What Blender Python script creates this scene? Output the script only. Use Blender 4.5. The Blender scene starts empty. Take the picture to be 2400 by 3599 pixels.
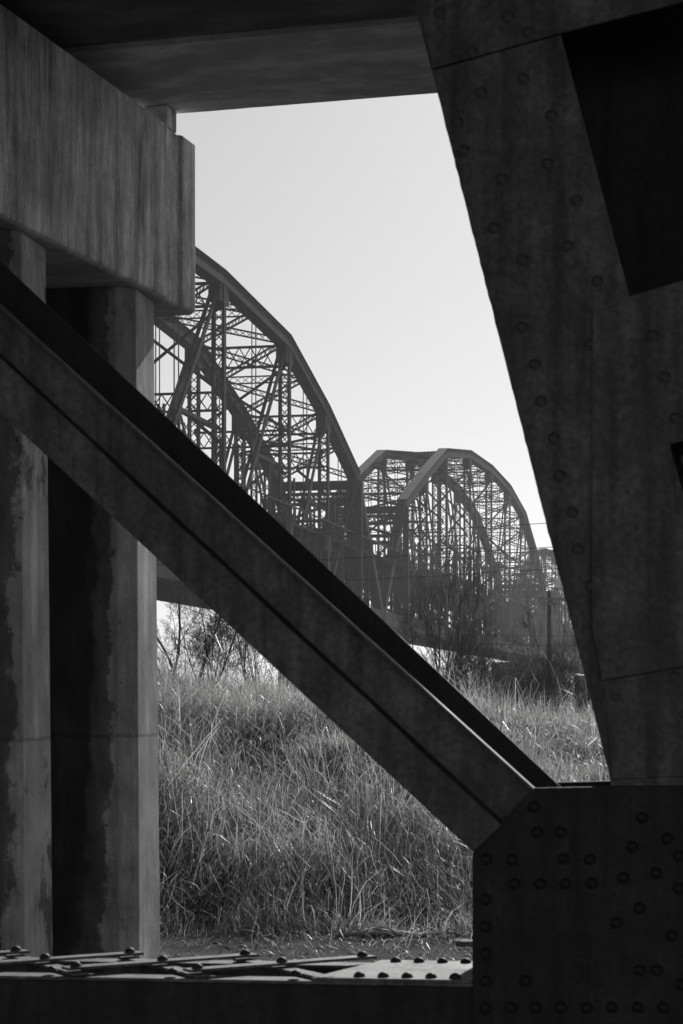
import bpy, bmesh, math, random
import numpy as np
from mathutils import Vector, Matrix, noise

random.seed(7)
rng = np.random.default_rng(11)
scene = bpy.context.scene
COL = scene.collection
R = math.radians

# ------------------------------------------------------------------ camera
EYE = 2.1
HZ = 2480.0            # image row of the horizon in the 2400x3599 photograph
FPX = 7000.0           # 70 mm lens on a 36 mm tall frame
cam_d = bpy.data.cameras.new("camera")
cam_d.sensor_fit = 'VERTICAL'
cam_d.sensor_height = 36.0
cam_d.sensor_width = 24.0
cam_d.lens = 70.0
cam_d.shift_y = (HZ - 1799.5) / 3599.0
cam_d.clip_start = 0.1
cam_d.clip_end = 5000
cam_d.dof.use_dof = True
cam_d.dof.focus_distance = 60.0
cam_d.dof.aperture_fstop = 11.0
cam = bpy.data.objects.new("camera", cam_d)
COL.objects.link(cam)
cam.location = (0, 0, EYE)
cam.rotation_euler = (R(90), 0, 0)
scene.camera = cam

# ------------------------------------------------------------------ sky, sun, exposure
SUN_EL, SUN_AZ = 30.0, 16.5       # degrees; azimuth to the right of the view
world = bpy.data.worlds.new("World")
scene.world = world
world.use_nodes = True
wn = world.node_tree
wn.nodes.clear()
sky = wn.nodes.new("ShaderNodeTexSky")
sky.sky_type = 'NISHITA'
sky.sun_disc = False
sky.sun_elevation = R(SUN_EL)
sky.sun_rotation = R(SUN_AZ)
sky.air_density = 1.0
sky.dust_density = 0.6
sky.ozone_density = 1.0
bw = wn.nodes.new("ShaderNodeRGBToBW")
bg = wn.nodes.new("ShaderNodeBackground")
bg.inputs['Strength'].default_value = 0.141
wo = wn.nodes.new("ShaderNodeOutputWorld")
wn.links.new(sky.outputs[0], bw.inputs[0])
pw = wn.nodes.new("ShaderNodeMath")
pw.operation = 'POWER'
pw.inputs[1].default_value = 0.75
wn.links.new(bw.outputs[0], pw.inputs[0])
wn.links.new(pw.outputs[0], bg.inputs['Color'])
wn.links.new(bg.outputs[0], wo.inputs['Surface'])

sun_d = bpy.data.lights.new("sun", 'SUN')
sun_d.energy = 4.4
sun_d.angle = R(0.6)
sun_d.color = (1.0, 0.995, 0.985)
sun = bpy.data.objects.new("sun", sun_d)
COL.objects.link(sun)
S = Vector((math.sin(R(SUN_AZ)) * math.cos(R(SUN_EL)), math.cos(R(SUN_AZ)) * math.cos(R(SUN_EL)), math.sin(R(SUN_EL))))
sun.rotation_euler = S.to_track_quat('Z', 'Y').to_euler()
sun.location = S * 80

scene.view_settings.view_transform = 'Standard'
scene.view_settings.look = 'None'
scene.view_settings.gamma = 1.0
scene.view_settings.use_curve_mapping = False
scene.view_settings.exposure = 0.0
scene.cycles.volume_bounces = 1
scene.cycles.max_bounces = 8
scene.cycles.diffuse_bounces = 5
scene.cycles.transparent_max_bounces = 8

# ------------------------------------------------------------------ materials
def new_mat(name):
    m = bpy.data.materials.new(name)
    m.use_nodes = True
    nt = m.node_tree
    nt.nodes.clear()
    out = nt.nodes.new("ShaderNodeOutputMaterial")
    return m, nt, out

def N(nt, t, **kw):
    n = nt.nodes.new(t)
    for k, v in kw.items():
        if k.startswith('i_'):
            n.inputs[k[2:]].default_value = v
        else:
            setattr(n, k, v)
    return n

def L(nt, a, b):
    nt.links.new(a, b)

def grey(v):
    return (v, v, v, 1.0)

def mapped(nt, scale, coord='Object'):
    tc = N(nt, "ShaderNodeTexCoord")
    mp = N(nt, "ShaderNodeMapping")
    mp.inputs['Scale'].default_value = scale
    L(nt, tc.outputs[coord], mp.inputs['Vector'])
    return mp.outputs[0]

def noise_fac(nt, scale, freq=1.0, detail=6.0, rough=0.6, coord='Object'):
    n = N(nt, "ShaderNodeTexNoise")
    n.inputs['Scale'].default_value = freq
    n.inputs['Detail'].default_value = detail
    n.inputs['Roughness'].default_value = rough
    L(nt, mapped(nt, scale, coord), n.inputs['Vector'])
    return n.outputs[0]

def ramp(nt, fac, stops):
    r = N(nt, "ShaderNodeValToRGB")
    e = r.color_ramp.elements
    while len(e) < len(stops):
        e.new(0.5)
    for el, (p, v) in zip(e, stops):
        el.position = p
        el.color = grey(v)
    L(nt, fac, r.inputs[0])
    return r.outputs[0]

def mul(nt, a, b, op='MULTIPLY'):
    n = N(nt, "ShaderNodeMath", operation=op)
    for i, x in enumerate((a, b)):
        if isinstance(x, (int, float)):
            n.inputs[i].default_value = x
        else:
            L(nt, x, n.inputs[i])
    return n.outputs[0]

def bsdf(nt, out, col, rough=0.8, spec=0.3, metal=0.0, bump=None, bump_d=0.01, bump_s=0.6):
    b = N(nt, "ShaderNodeBsdfPrincipled")
    if isinstance(col, (int, float)):
        b.inputs['Base Color'].default_value = grey(col)
    else:
        L(nt, col, b.inputs['Base Color'])
    if isinstance(rough, (int, float)):
        b.inputs['Roughness'].default_value = rough
    else:
        L(nt, rough, b.inputs['Roughness'])
    b.inputs['Specular IOR Level'].default_value = spec
    b.inputs['Metallic'].default_value = metal
    if bump is not None:
        bp = N(nt, "ShaderNodeBump")
        bp.inputs['Distance'].default_value = bump_d
        bp.inputs['Strength'].default_value = bump_s
        L(nt, bump, bp.inputs['Height'])
        L(nt, bp.outputs[0], b.inputs['Normal'])
    L(nt, b.outputs[0], out.inputs['Surface'])
    return b

M = {}

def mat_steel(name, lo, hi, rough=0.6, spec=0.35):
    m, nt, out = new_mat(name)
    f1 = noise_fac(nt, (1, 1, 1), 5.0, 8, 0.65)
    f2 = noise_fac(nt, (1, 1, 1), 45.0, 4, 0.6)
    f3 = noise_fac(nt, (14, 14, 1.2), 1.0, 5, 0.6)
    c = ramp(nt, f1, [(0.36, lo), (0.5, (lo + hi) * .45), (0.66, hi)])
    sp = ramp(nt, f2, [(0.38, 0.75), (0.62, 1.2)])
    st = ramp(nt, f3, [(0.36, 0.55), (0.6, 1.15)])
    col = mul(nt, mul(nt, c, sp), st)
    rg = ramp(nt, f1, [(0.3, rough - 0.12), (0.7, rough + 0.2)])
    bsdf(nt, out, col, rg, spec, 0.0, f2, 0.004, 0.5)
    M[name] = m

mat_steel('steel_truss', 0.075, 0.165)
mat_steel('steel_sooty', 0.012, 0.04)  # darker copy of the truss steel, with shade painted into its colour
mat_steel('steel_weathered', 0.09, 0.2, 0.62, 0.4)

m, nt, out = new_mat('steel_far')
f = noise_fac(nt, (1, 1, 1), 0.6, 4, 0.6)
bsdf(nt, out, ramp(nt, f, [(0.3, 0.015), (0.7, 0.034)]), 0.9, 0.08)
M['steel_far'] = m

def mat_concrete(name, base, streak=True, streak_scale=(7, 7, 0.35), lo=0.35, stain=None):
    m, nt, out = new_mat(name)
    f1 = noise_fac(nt, (1, 1, 1), 1.7, 8, 0.65)
    f2 = noise_fac(nt, (1, 1, 1), 38.0, 6, 0.7)
    c = ramp(nt, f1, [(0.25, base * 0.7), (0.75, base * 1.15)])
    c = mul(nt, c, ramp(nt, f2, [(0.3, 0.82), (0.7, 1.12)]))
    if streak:
        f3 = noise_fac(nt, streak_scale, 1.0, 7, 0.62)
        c = mul(nt, c, ramp(nt, f3, [(0.36, lo), (0.47, 0.75), (0.6, 1.1)]))
    pits = N(nt, "ShaderNodeTexVoronoi")
    pits.inputs['Scale'].default_value = 9.0
    L(nt, mapped(nt, (1, 1, 1)), pits.inputs['Vector'])
    c = mul(nt, c, ramp(nt, pits.outputs['Distance'], [(0.05, 0.35), (0.11, 1.0)]))
    if stain:
        c = stain(nt, c)
    bsdf(nt, out, c, 0.9, 0.15, 0.0, f2, 0.006, 0.5)
    M[name] = m

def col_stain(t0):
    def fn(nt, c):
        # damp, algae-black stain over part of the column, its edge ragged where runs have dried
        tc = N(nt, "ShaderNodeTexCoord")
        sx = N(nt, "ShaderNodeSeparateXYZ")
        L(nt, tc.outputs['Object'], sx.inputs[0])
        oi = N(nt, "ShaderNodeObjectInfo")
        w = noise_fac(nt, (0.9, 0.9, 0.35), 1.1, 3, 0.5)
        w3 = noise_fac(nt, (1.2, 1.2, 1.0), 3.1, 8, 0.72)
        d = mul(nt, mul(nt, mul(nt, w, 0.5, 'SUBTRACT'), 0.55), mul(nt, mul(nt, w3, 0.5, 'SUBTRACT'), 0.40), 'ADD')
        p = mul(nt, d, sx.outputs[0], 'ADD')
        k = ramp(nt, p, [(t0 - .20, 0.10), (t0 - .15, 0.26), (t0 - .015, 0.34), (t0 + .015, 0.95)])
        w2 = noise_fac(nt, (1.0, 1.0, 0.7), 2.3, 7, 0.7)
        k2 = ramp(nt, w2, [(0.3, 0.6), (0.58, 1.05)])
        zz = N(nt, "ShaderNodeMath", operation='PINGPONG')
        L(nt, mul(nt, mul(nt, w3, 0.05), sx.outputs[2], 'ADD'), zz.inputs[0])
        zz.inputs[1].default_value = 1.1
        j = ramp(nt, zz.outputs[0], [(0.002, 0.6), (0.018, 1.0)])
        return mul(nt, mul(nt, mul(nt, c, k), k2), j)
    return fn

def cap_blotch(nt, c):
    # rain streaks run down the upright faces only; the underside is toned down evenly, its shade painted in
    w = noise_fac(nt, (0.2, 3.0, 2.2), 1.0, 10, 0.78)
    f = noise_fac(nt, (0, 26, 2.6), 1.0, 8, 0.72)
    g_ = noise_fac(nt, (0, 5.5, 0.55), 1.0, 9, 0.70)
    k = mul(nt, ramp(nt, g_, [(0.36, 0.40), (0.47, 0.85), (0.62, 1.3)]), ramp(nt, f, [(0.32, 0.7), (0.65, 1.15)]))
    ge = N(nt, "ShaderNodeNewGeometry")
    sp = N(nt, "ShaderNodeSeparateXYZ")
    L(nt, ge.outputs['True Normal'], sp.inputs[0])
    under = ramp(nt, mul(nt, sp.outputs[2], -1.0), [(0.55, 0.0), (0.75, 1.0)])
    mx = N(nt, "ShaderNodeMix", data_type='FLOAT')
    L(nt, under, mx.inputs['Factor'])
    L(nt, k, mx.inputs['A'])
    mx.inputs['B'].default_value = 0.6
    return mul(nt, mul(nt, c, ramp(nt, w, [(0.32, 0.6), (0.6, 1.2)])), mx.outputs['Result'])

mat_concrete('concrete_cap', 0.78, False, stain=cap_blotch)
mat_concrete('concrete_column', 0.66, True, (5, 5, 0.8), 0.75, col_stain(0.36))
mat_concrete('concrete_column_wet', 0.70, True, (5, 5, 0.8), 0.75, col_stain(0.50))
mat_concrete('concrete_beam', 0.70, True, (1.1, 2.6, 2.6), 0.72)
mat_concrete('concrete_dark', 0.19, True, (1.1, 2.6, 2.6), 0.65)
mat_concrete('stone_far', 0.09, False)

m, nt, out = new_mat('soil')
f1 = noise_fac(nt, (1, 1, 1), 2.2, 8, 0.7)
f2 = noise_fac(nt, (1, 1, 1), 26.0, 8, 0.7)
c = mul(nt, ramp(nt, f1, [(0.3, 0.03), (0.7, 0.08)]), ramp(nt, f2, [(0.3, 0.4), (0.7, 1.4)]))
bsdf(nt, out, c, 0.95, 0.1, 0, f2, 0.03, 0.8)
M['soil'] = m

m, nt, out = new_mat('water')
f2 = noise_fac(nt, (0.6, 1.2, 1), 0.5, 4, 0.6)
bsdf(nt, out, 0.03, 0.12, 0.5, 0, f2, 0.15, 0.4)
M['water'] = m

def mat_blade(name, lo, hi, tr):
    m, nt, out = new_mat(name)
    g = N(nt, "ShaderNodeNewGeometry")
    c = ramp(nt, g.outputs['Random Per Island'], [(0.0, lo), (0.75, hi * 0.75), (1.0, hi)])
    d = N(nt, "ShaderNodeBsdfPrincipled")
    d.inputs['Roughness'].default_value = 0.38
    d.inputs['Specular IOR Level'].default_value = 0.45
    t = N(nt, "ShaderNodeBsdfTranslucent")
    L(nt, c, d.inputs['Base Color'])
    L(nt, c, t.inputs['Color'])
    mx = N(nt, "ShaderNodeMixShader")
    mx.inputs[0].default_value = tr
    L(nt, d.outputs[0], mx.inputs[1])
    L(nt, t.outputs[0], mx.inputs[2])
    L(nt, mx.outputs[0], out.inputs['Surface'])
    M[name] = m

mat_blade('dry_grass', 0.16, 0.68, 0.55)

m, nt, out = new_mat('bark')
f1 = noise_fac(nt, (20, 20, 4), 1.0, 5, 0.6)
bsdf(nt, out, ramp(nt, f1, [(0.3, 0.05), (0.7, 0.12)]), 0.85, 0.2)
M['bark'] = m
m, nt, out = new_mat('old_wood')
f1 = noise_fac(nt, (3, 30, 30), 1.0, 5, 0.6)
bsdf(nt, out, ramp(nt, f1, [(0.3, 0.12), (0.7, 0.34)]), 0.8, 0.2, 0, f1, 0.004)
M['old_wood'] = m
m, nt, out = new_mat('wire')
bsdf(nt, out, 0.02, 0.6, 0.3)
M['wire'] = m
m, nt, out = new_mat('porcelain')
bsdf(nt, out, 0.5, 0.25, 0.5)
M['porcelain'] = m
m, nt, out = new_mat('mark_paint')
bsdf(nt, out, 0.02, 0.6, 0.2)
M['mark_paint'] = m
m, nt, out = new_mat('pebble')
g = N(nt, "ShaderNodeNewGeometry")
bsdf(nt, out, ramp(nt, g.outputs['Random Per Island'], [(0, 0.06), (1, 0.3)]), 0.8, 0.3)
M['pebble'] = m

# ------------------------------------------------------------------ mesh helpers
class MB:
    def __init__(self):
        self.v = []
        self.f = []

    def add(self, vs, fs):
        b = len(self.v)
        self.v.extend([tuple(x) for x in vs])
        self.f.extend([tuple(i + b for i in f) for f in fs])

    def box(self, c, ax, ay, az):
        c, ax, ay, az = map(Vector, (c, ax, ay, az))
        vs = [c + sx * ax + sy * ay + sz * az for sx in (-1, 1) for sy in (-1, 1) for sz in (-1, 1)]
        self.add(vs, [(0, 1, 3, 2), (4, 6, 7, 5), (0, 4, 5, 1), (2, 3, 7, 6), (0, 2, 6, 4), (1, 5, 7, 3)])

    def bar(self, p0, p1, w, h, wdir=(0, 1, 0), caps=True):
        """beam from p0 to p1; w = size along wdir, h = size along the third axis"""
        p0, p1 = Vector(p0), Vector(p1)
        d = (p1 - p0)
        if d.length < 1e-6:
            return
        d = d.normalized()
        wd = Vector(wdir)
        wd = wd - d * wd.dot(d)
        if wd.length < 1e-4:
            wd = d.orthogonal()
        wd.normalize()
        hd = d.cross(wd)
        a, b = wd * (w / 2), hd * (h / 2)
        vs = [p0 - a - b, p0 + a - b, p0 + a + b, p0 - a + b, p1 - a - b, p1 + a - b, p1 + a + b, p1 - a + b]
        fs = [(0, 4, 5, 1), (1, 5, 6, 2), (2, 6, 7, 3), (3, 7, 4, 0)]
        if caps:
            fs += [(0, 1, 2, 3), (7, 6, 5, 4)]
        self.add(vs, fs)

    def tube(self, pts, rads, n=5, cap=True):
        pts = [Vector(p) for p in pts]
        b = len(self.v)
        up = None
        for i, p in enumerate(pts):
            d = (pts[min(i + 1, len(pts) - 1)] - pts[max(i - 1, 0)])
            if d.length < 1e-9:
                d = Vector((0, 0, 1))
            d.normalize()
            if up is None:
                up = d.orthogonal().normalized()
            up = (up - d * up.dot(d))
            if up.length < 1e-5:
                up = d.orthogonal()
            up.normalize()
            sd = d.cross(up)
            for k in range(n):
                a = 2 * math.pi * k / n
                self.v.append(tuple(p + (up * math.cos(a) + sd * math.sin(a)) * rads[i]))
        for i in range(len(pts) - 1):
            for k in range(n):
                k2 = (k + 1) % n
                self.f.append((b + i * n + k, b + i * n + k2, b + (i + 1) * n + k2, b + (i + 1) * n + k))
        if cap:
            self.f.append(tuple(b + k for k in reversed(range(n))))
            e = b + (len(pts) - 1) * n
            self.f.append(tuple(e + k for k in range(n)))

    def laced(self, p0, p1, wdir, w, leg=0.16, depth=0.5, pitch=0.8, bar=0.08, double=True, faces=1):
        """built-up member: two rolled legs joined by lacing bars"""
        p0, p1 = Vector(p0), Vector(p1)
        d = p1 - p0
        ln = d.length
        d = d / ln
        wd = Vector(wdir)
        wd = (wd - d * wd.dot(d)).normalized()
        td = d.cross(wd)
        for s in (-1, 1):
            o = wd * (s * (w - leg) / 2)
            self.bar(p0 + o, p1 + o, leg, depth, wd)
        n = max(2, int(round(ln / pitch)))
        for fc in ((0,) if faces == 1 else (-1, 1)):
            off = td * (fc * depth * 0.46)
            for i in range(n):
                a, b = ln * i / n, ln * (i + 1) / n
                s = 1 if i % 2 else -1
                e = (w / 2 - leg * 0.6)
                self.bar(p0 + d * a + wd * (s * e) + off, p0 + d * b - wd * (s * e) + off, bar, 0.03, wd, False)
                if double:
                    self.bar(p0 + d * a - wd * (s * e) + off, p0 + d * b + wd * (s * e) + off, bar, 0.03, wd, False)

    def prism(self, poly, o0, o1):
        """poly: list of callables-free points; o0,o1: lists of 3D points front and back"""
        n = len(o0)
        vs = list(o0) + list(o1)
        fs = [tuple(range(n)), tuple(reversed(range(n, 2 * n)))]
        for i in range(n):
            j = (i + 1) % n
            fs.append((i, i + n, j + n, j))
        self.add(vs, fs)

    def mesh(self, name):
        me = bpy.data.meshes.new(name)
        me.from_pydata(self.v, [], self.f)
        bm = bmesh.new()
        bm.from_mesh(me)
        bmesh.ops.recalc_face_normals(bm, faces=bm.faces)
        bm.to_mesh(me)
        bm.free()
        me.update()
        return me

    def build(self, name, mat, parent=None, smooth=False, bevel=0.0, world=False):
        me = self.mesh(name)
        me.materials.append(M[mat])
        if smooth:
            me.shade_smooth()
        o = bpy.data.objects.new(name, me)
        COL.objects.link(o)
        if parent is not None:
            o.parent = parent
        if bevel > 0:
            b = o.modifiers.new("bevel", 'BEVEL')
            b.width = bevel
            b.segments = 2
            b.limit_method = 'ANGLE'
        return o

def tag(o, label=None, cat=None, group=None, kind=None):
    if label:
        o['label'] = label
    if cat:
        o['category'] = cat
    if group:
        o['group'] = group
    if kind:
        o['kind'] = kind
    return o

def empty(name, loc=(0, 0, 0), rz=0.0, parent=None):
    o = bpy.data.objects.new(name, None)
    COL.objects.link(o)
    o.location = loc
    o.rotation_euler = (0, 0, rz)
    o.empty_display_size = 0.3
    if parent is not None:
        o.parent = parent
    return o

def copy_tree(o, parent=None):
    c = o.copy()
    COL.objects.link(c)
    c.parent = parent
    for ch in list(o.children):
        copy_tree(ch, c)
    return c

def at(px, py, Y):
    """point at depth Y seen at a photograph position"""
    return Vector(((px - 1200) / FPX * Y, Y, EYE + (HZ - py) / FPX * Y))

def sstep(a, b, x):
    t = max(0.0, min(1.0, (x - a) / (b - a)))
    return t * t * (3 - 2 * t)

# ------------------------------------------------------------------ terrain, river
def ground_z(x, y):
    crest = 2.33 - 0.10 * max(-14, min(16, x + 2.4))
    toe = 18.6 + 0.25 * math.sin(x * 0.7) + 0.05 * x
    tt = max(0.0, min(1.0, (y - toe) / (28.0 - toe)))
    z = crest * (1 - (1 - tt) ** 2.1) * sstep(toe - .1, toe + .9, y)
    z -= 4.8 * sstep(30, 90, y)
    z -= 7.0 * sstep(95, 130, y)
    z += 9.0 * sstep(620, 720, y)
    if y < 120:
        z += 0.10 * noise.noise(Vector((x * 0.55, y * 0.55, 0.3))) * sstep(14, 20, y) * (1 + 1.2 * sstep(19, 22, y))
        z += 0.23 * noise.noise(Vector((x * 1.3, y * 0.9, 3.3))) * sstep(19, 21, y) * (1 - sstep(27, 30, y))
        z += 0.03 * noise.noise(Vector((x * 2.3, y * 2.3, 5.1)))
    z -= 0.02
    return z

xs = sorted(set([round(-9 + 0.2 * i, 3) for i in range(0, 101)] + [-400, -300, -220, -160, -120, -90, -70, -55, -42, -32, -25, -20, -16, -13, -11] +
                [13, 15, 18, 22, 28, 36, 46, 60, 80, 105, 140, 190, 260, 350, 460, 600]))
ys = sorted(set([-40, -30, -20, -12, -6, -2, 1, 4, 7, 9, 11, 13, 14] + [round(15 + 0.2 * i, 3) for i in range(0, 90)] +
                [34, 36, 38, 41, 44, 48, 53, 58, 64, 70, 78, 86, 94, 100, 108, 116, 124, 132, 160, 220, 320, 450, 600, 640, 680, 730, 800, 900]))
mb = MB()
for y in ys:
    for x in xs:
        mb.v.append((x, y, ground_z(x, y)))
nx = len(xs)
for j in range(len(ys) - 1):
    for i in range(nx - 1):
        a = j * nx + i
        mb.f.append((a, a + 1, a + nx + 1, a + nx))
g = mb.build('ground', 'soil', smooth=True)
tag(g, kind='structure')
mb = MB()
mb.add([(-400, 100, -8.0), (600, 100, -8.0), (600, 760, -8.0), (-400, 760, -8.0)], [(0, 1, 2, 3)])
tag(mb.build('river', 'water'), kind='structure')

# ------------------------------------------------------------------ overhead concrete bridge deck
SOFFIT = EYE + 4.68
D0 = Vector((-1.353, 15.79, 0))
DD = Vector((0.967, -0.2547, 0)).normalized()
DI = Vector((DD.y, -DD.x, 0))          # towards the camera
deck = empty('concrete_bridge_deck', (D0.x, D0.y, SOFFIT), math.atan2(DD.y, DD.x))
tag(deck, 'dark concrete bridge deck of side by side beams overhead across the top', 'bridge deck')

def deck_beam(i, y0, y1, z0, mat):
    """local frame: x along the beams, y away from the camera"""
    mb = MB()
    xs_ = [-24, -12, -7] + [-5 + 0.07 * k for k in range(0, 143)] + [7, 12, 24]
    rows = []
    for x in xs_:
        jit = 0.010 * noise.noise(Vector((x * 5.0, i * 3.1, 0))) + 0.012 * max(0, noise.noise(Vector((x * 13.0, i, 2))) - 0.15)
        c = 0.03
        prof = [(y0, z0 + c), (y0 + c, z0), (y1 - c + jit, z0 + 0.5 * jit), (y1 + jit, z0 + c + jit), (y1, z0 + 0.95), (y0, z0 + 0.95)]
        rows.append([(x, p[0], p[1]) for p in prof])
    n = 6
    for r in rows:
        mb.v.extend(r)
    for a in range(len(rows) - 1):
        for k in range(n):
            k2 = (k + 1) % n
            mb.f.append((a * n + k, a * n + k2, (a + 1) * n + k2, (a + 1) * n + k))
    mb.f.append(tuple(range(n)))
    mb.f.append(tuple((len(rows) - 1) * n + k for k in reversed(range(n))))
    return mb.build('beam', mat, deck)

yy = 0.0
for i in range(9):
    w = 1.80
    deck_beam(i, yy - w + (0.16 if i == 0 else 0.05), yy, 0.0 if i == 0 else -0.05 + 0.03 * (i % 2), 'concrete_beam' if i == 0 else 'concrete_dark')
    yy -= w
mb = MB()
mb.box((0, yy / 2 + 0.2, 1.06), (24, 0, 0), (0, -yy / 2 + 0.4, 0), (0, 0, 0.10))
mb.build('deck_slab', 'concrete_beam', deck)
mb = MB()
mb.box((0, 0.35, 1.60), (24, 0, 0), (0, 0.12, 0), (0, 0, 0.43))
mb.build('parapet', 'concrete_beam', deck)

# ------------------------------------------------------------------ concrete pier
U = Vector((0.301, 0.954, 0)).normalized()
NN = Vector((U.y, -U.x, 0))             # river-side (right) face normal
E = Vector((-1.166, 16.0, 0))
pier = empty('concrete_pier', (E.x, E.y, 0), math.atan2(NN.y, NN.x))   # local x = NN, local y = U
tag(pier, 'stained concrete pier with streaked cap beam and chamfered columns', 'pier')
CB, CT = EYE + 3.14, EYE + 4.505

def chamfered_box(x0, x1, y0, y1, z0, z1, c, taper=0.0, nz=1):
    mb = MB()
    prof = lambda g: [(x0 - g + c, y0 - g), (x1 + g - c, y0 - g), (x1 + g, y0 - g + c), (x1 + g, y1 + g - c), (x1 + g - c, y1 + g),
                      (x0 - g + c, y1 + g), (x0 - g, y1 + g - c), (x0 - g, y0 - g + c)]
    for k in range(nz + 1):
        t = k / nz
        for p in prof(taper * (1 - t)):
            mb.v.append((p[0], p[1], z0 + (z1 - z0) * t))
    for k in range(nz):
        for i in range(8):
            j = (i + 1) % 8
            mb.f.append((k * 8 + i, k * 8 + j, (k + 1) * 8 + j, (k + 1) * 8 + i))
    mb.f.append(tuple(reversed(range(8))))
    mb.f.append(tuple(nz * 8 + i for i in range(8)))
    return mb

# cap beam: body plus a slightly set-back end block
mb = MB()
def cap_prof(y, back, ch):
    x1, x0 = -back, -1.15 + back
    return [(x0 + ch, y, CB), (x1 - ch, y, CB), (x1, y, CB + ch), (x1, y, CT), (x0, y, CT), (x0, y, CB + ch)]
secs = [(-8.0, 0.0, 0.03), (-0.60, 0.0, 0.03), (-0.58, 0.03, 0.03), (-0.32, 0.03, 0.03), (-0.29, 0.0, 0.03), (-0.02, 0.0, 0.03), (0.0, 0.015, 0.04)]
for s_ in secs:
    mb.v.extend(cap_prof(*s_))
for a in range(len(secs) - 1):
    for k in range(6):
        k2 = (k + 1) % 6
        mb.f.append((a * 6 + k, a * 6 + k2, (a + 1) * 6 + k2, (a + 1) * 6 + k))
mb.f.append(tuple(range(6)))
mb.f.append(tuple((len(secs) - 1) * 6 + k for k in reversed(range(6))))
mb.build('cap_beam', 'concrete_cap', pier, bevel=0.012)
for k in (0.764, 2.664, 4.564, 6.464):
    mbc = chamfered_box(-0.52, 0.52, -0.37, 0.37, 0.0, CB - 0.0 + 0.3, 0.122, 0.045, 1)
    o = mbc.build('column', 'concrete_column' if k < 1 else 'concrete_column_wet', pier, bevel=0.008)
    o.location = (-0.606, -k - 0.136, -0.3)
    o.rotation_euler = (0, 0, R(7))
for k in (0.44, 2.4, 4.2, 6.0):
    mb = MB()
    mb.box((0, 0, 0), (0.10, 0, 0), (0, 0.10, 0), (0, 0, (SOFFIT - 0.003 - CT - 0.003) / 2))
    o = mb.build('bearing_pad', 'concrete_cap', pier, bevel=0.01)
    o.location = (-0.13 if k < 1 else -0.6, -k, (SOFFIT + CT) / 2)

# ------------------------------------------------------------------ foreground steel truss
TA = 0.1228      # truss plane is turned a little: Y + TA*X = 7
CA = math.cos(math.atan(TA))
TN = Vector((TA, 1, 0)).normalized()      # away from the camera
TT = Vector((1, -TA, 0)).normalized()     # along the chord, to the right
def tp(px, py, off=0.0):
    a = (px - 1200) / FPX
    Y = (7.0 + off / CA) / (1 + TA * a)
    return Vector((a * Y, Y, EYE + (HZ - py) / FPX * Y))
def plate(name, pts, o0, o1, mat, parent, bevel=0.004):
    """plate whose near face, at offset o0, has the given photograph outline"""
    mb = MB()
    f = [tp(x, y, o0) for x, y in pts]
    bk = [p + TN * (o1 - o0) for p in f]
    mb.prism(None, f, bk)
    return mb.build(name, mat, parent, bevel=bevel)

truss = empty('steel_truss')
tag(truss, 'dark riveted steel truss in the foreground with diagonal and laced bottom chord', 'truss')

# shared rivet mesh (dome)
def dome(r, h, n=10, rings=3):
    mb = MB()
    for k in range(rings):
        a = (math.pi / 2) * k / rings
        for i in range(n):
            t = 2 * math.pi * i / n
            mb.v.append((r * math.cos(a) * math.cos(t), r * math.cos(a) * math.sin(t), h * math.sin(a)))
    mb.v.append((0, 0, h))
    for k in range(rings - 1):
        for i in range(n):
            j = (i + 1) % n
            mb.f.append((k * n + i, k * n + j, (k + 1) * n + j, (k + 1) * n + i))
    for i in range(n):
        mb.f.append(((rings - 1) * n + i, (rings - 1) * n + (i + 1) % n, rings * n))
    out = []
    for mt in ('steel_sooty', 'steel_truss', 'steel_weathered'):
        me = mb.mesh('rivet')
        me.materials.append(M[mt])
        me.shade_smooth()
        out.append(me)
    return out
RIVS, RIVT, RIVW = dome(0.0215, 0.019)
Qn = (-TN).to_track_quat('Z', 'Y')
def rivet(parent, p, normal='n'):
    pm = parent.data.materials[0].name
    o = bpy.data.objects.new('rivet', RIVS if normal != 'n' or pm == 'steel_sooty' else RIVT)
    COL.objects.link(o)
    o.parent = parent
    o.rotation_mode = 'QUATERNION'
    o.location = p
    if normal == 'n':
        o.rotation_quaternion = Qn

# --- gusset plates
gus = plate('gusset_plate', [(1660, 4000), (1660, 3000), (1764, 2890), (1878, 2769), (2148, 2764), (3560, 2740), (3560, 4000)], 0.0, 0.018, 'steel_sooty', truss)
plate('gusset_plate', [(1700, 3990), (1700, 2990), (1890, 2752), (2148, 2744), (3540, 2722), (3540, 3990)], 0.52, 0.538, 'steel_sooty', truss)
z8 = [(745, 370), (765, 510), (895, 510), (485, 660), (625, 660), (910, 655), (1055, 660), (640, 795), (780, 795), (920, 795), (1065, 790), (1345, 430),
      (1480, 545), (1420, 735), (1505, 1080), (1425, 1270), (1560, 1350), (480, 1480), (755, 1475), (895, 1475), (1040, 1480), (1175, 1475), (1320, 1475),
      (1290, 590), (1240, 760), (1330, 930), (1200, 1010), (700, 1330), (480, 1330), (620, 1475), (480, 1180), (480, 1030), (480, 880),
      (1330, 1270), (1460, 1475), (1545, 820), (1545, 640)]
for x, y in z8:
    rivet(gus, tp(1400 + x * 0.6378, 2600 + y * 0.6378, 0.0))
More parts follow.
